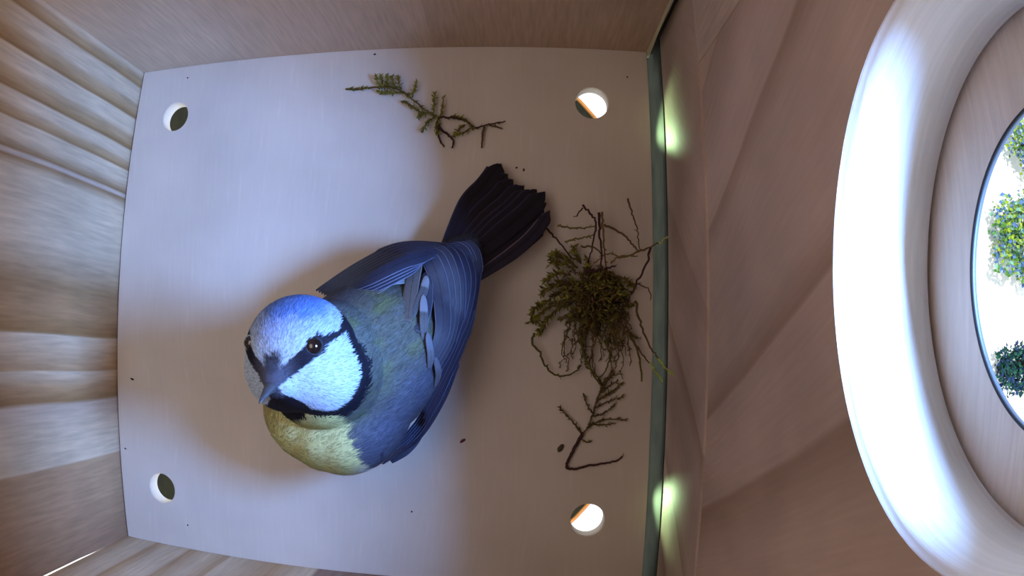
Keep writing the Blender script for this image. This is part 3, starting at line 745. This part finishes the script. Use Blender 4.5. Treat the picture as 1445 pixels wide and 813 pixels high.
for pth in ([(812, 382), (795, 372), (778, 372)], [(815, 378), (800, 365), (786, 358)], [(805, 388), (785, 386), (770, 396)], [(795, 400), (775, 405), (762, 416)], [(790, 412), (772, 425), (758, 432)], [(785, 425), (765, 440), (756, 452)],
            [(800, 420), (775, 450), (760, 468)], [(820, 372), (812, 360), (808, 350)], [(840, 392), (832, 378), (828, 366)], [(870, 400), (885, 398), (893, 402)], [(790, 380), (778, 362), (784, 358)], [(762, 430), (752, 440), (750, 455)]):
    strand(st, lf, pth, [.004, .0045, .003], .0002, B1, 11, .0011, G1 + G2, wob=.0001)
C0 = (835, 418)
for k in range(130):
    a = random.uniform(0, 6.28); r0 = random.uniform(0, 20); r1 = random.uniform(28, 58)
    p0 = (C0[0] + r0 * math.cos(a), C0[1] + r0 * math.sin(a)); a2 = a + random.uniform(-.9, .9)
    p2 = (C0[0] + r1 * 1.05 * math.cos(a2), C0[1] + 8 + r1 * .9 * math.sin(a2)); pm = ((p0[0] + p2[0]) / 2 + random.uniform(-9, 9), (p0[1] + p2[1]) / 2 + random.uniform(-9, 9))
    z0 = random.uniform(.002, .009); strand(st, lf, [p0, pm, p2], [z0, z0 * .9 + .0006, max(.0006, z0 * .45)], .00016, random.choice([B1, B2, B3]), random.choice([1, 3, 6]), .0009, G2 if random.random() < .86 else G1, wob=.0002)
for k in range(34):
    x0 = random.uniform(800, 890); x1 = x0 + random.uniform(-22, 22); y1 = random.uniform(475, 535)
    strand(st, lf, [(x0, 440), ((x0 + x1) / 2 + random.uniform(-10, 10), 470), (x1, y1)], [.005, .004, .0012], .00014, random.choice([B1, B3, (.09, .08, .02)]), random.choice([.5, 1.5, 3]), .0007, G2, wob=.0003)
st.build('stem', M_stem, t); lf.build('leaves', M_moss, t, False)

# lower sprig
t = thing('moss_sprig', 'thin brown moss sprig with a hooked stem below the big moss clump', 'moss', tuple(P(830, 600, 0)))
st, lf = Acc(), Acc()
strand(st, lf, [(866, 522), (852, 545), (842, 566), (832, 598), (822, 612)], .0015, .00026, B1, 3, .0007, G2, wob=.00008)
strand(st, lf, [(822, 610), (812, 630), (804, 646), (799, 658), (808, 662), (830, 657), (850, 655), (868, 651), (878, 645)], .001, .00034, B2, 1.2, .0006, [(.06, .03, .02), (.09, .06, .02)], n=40, wob=.0001)
for pth in ([(820, 611), (805, 592), (789, 574)], [(828, 605), (850, 593), (885, 592)], [(830, 598), (850, 600), (868, 597)], [(834, 588), (852, 583), (868, 572)], [(838, 576), (856, 568), (878, 560)], [(842, 566), (862, 553), (879, 540)],
            [(846, 556), (858, 546), (870, 538)], [(850, 548), (842, 530), (826, 516)], [(848, 552), (855, 535), (872, 528)], [(820, 620), (828, 624), (835, 623)], [(836, 583), (828, 570), (824, 560)], [(842, 565), (852, 560), (874, 548)]):
    strand(st, lf, pth, [.0012, .0016, .001], .00018, B1, 4, .0008, G2, wob=.00006)
st.build('stem', M_stem, t); lf.build('leaves', M_moss, t, False)

# ------------------------------------------------------------------ crumbs and specks on the floor
M_crumb = plain('crumb_brown', (.07, .05, .03), .8, .4, 800); M_seed = plain('crumb_black', (.015, .01, .02), .6)
def crumb(px, py, ln, wd, ang, mat, label, name='crumb', zz=.0):
    c = P(px, py, 0); a = math.radians(ang); d = np.array([math.cos(a), math.sin(a), 0]); e = np.array([-math.sin(a), math.cos(a), 0])
    vs, fs = ellipsoid(c + np.array([0, 0, wd * .35]), [d, e, np.array([0, 0, 1.0])], (ln / 2, wd / 2, wd * .35), 12, 8)
    vs = [v + RNG.normal(size=3) * wd * .04 for v in vs]
    o = mesh_obj(name, vs, fs, mat); tag(o, label, 'crumb', 'crumbs scattered on the floor board')
crumb(187, 535, .0014, .0005, -15, M_seed, 'tiny black crumb near the left edge of the floor, halfway down')
crumb(653, 622, .0016, .0007, 35, plain('crumb_red', (.08, .01, .02), .5), 'tiny dark red crumb to the right of the lower wing', 'crumb')
crumb(791, 632, .0022, .0012, 55, M_crumb, 'brown moss crumb left of the hooked moss sprig', 'moss_crumb')
crumb(739, 240, .0008, .0005, 80, M_crumb, 'darker of the two specks beside the tail tip')
crumb(729, 237, .0007, .0004, 10, M_crumb, 'paler speck just left of the dark speck beside the tail tip')
crumb(177, 633, .0005, .0004, 10, M_seed, 'black speck at the left floor edge above the lower left hole')
crumb(581, 722, .0005, .0004, 60, M_seed, 'black speck in the pale floor area below the bird')
crumb(265, 110, .0005, .0004, 0, M_seed, 'black speck above the upper left hole')
crumb(529, 77, .0007, .0005, 0, M_seed, 'black speck at the top wall above the upper moss sprig')
crumb(265, 741, .0005, .0004, 60, M_seed, 'black speck below the lower left hole')
crumb(885, 109, .0005, .0004, 60, M_seed, 'black speck right of the upper right hole')
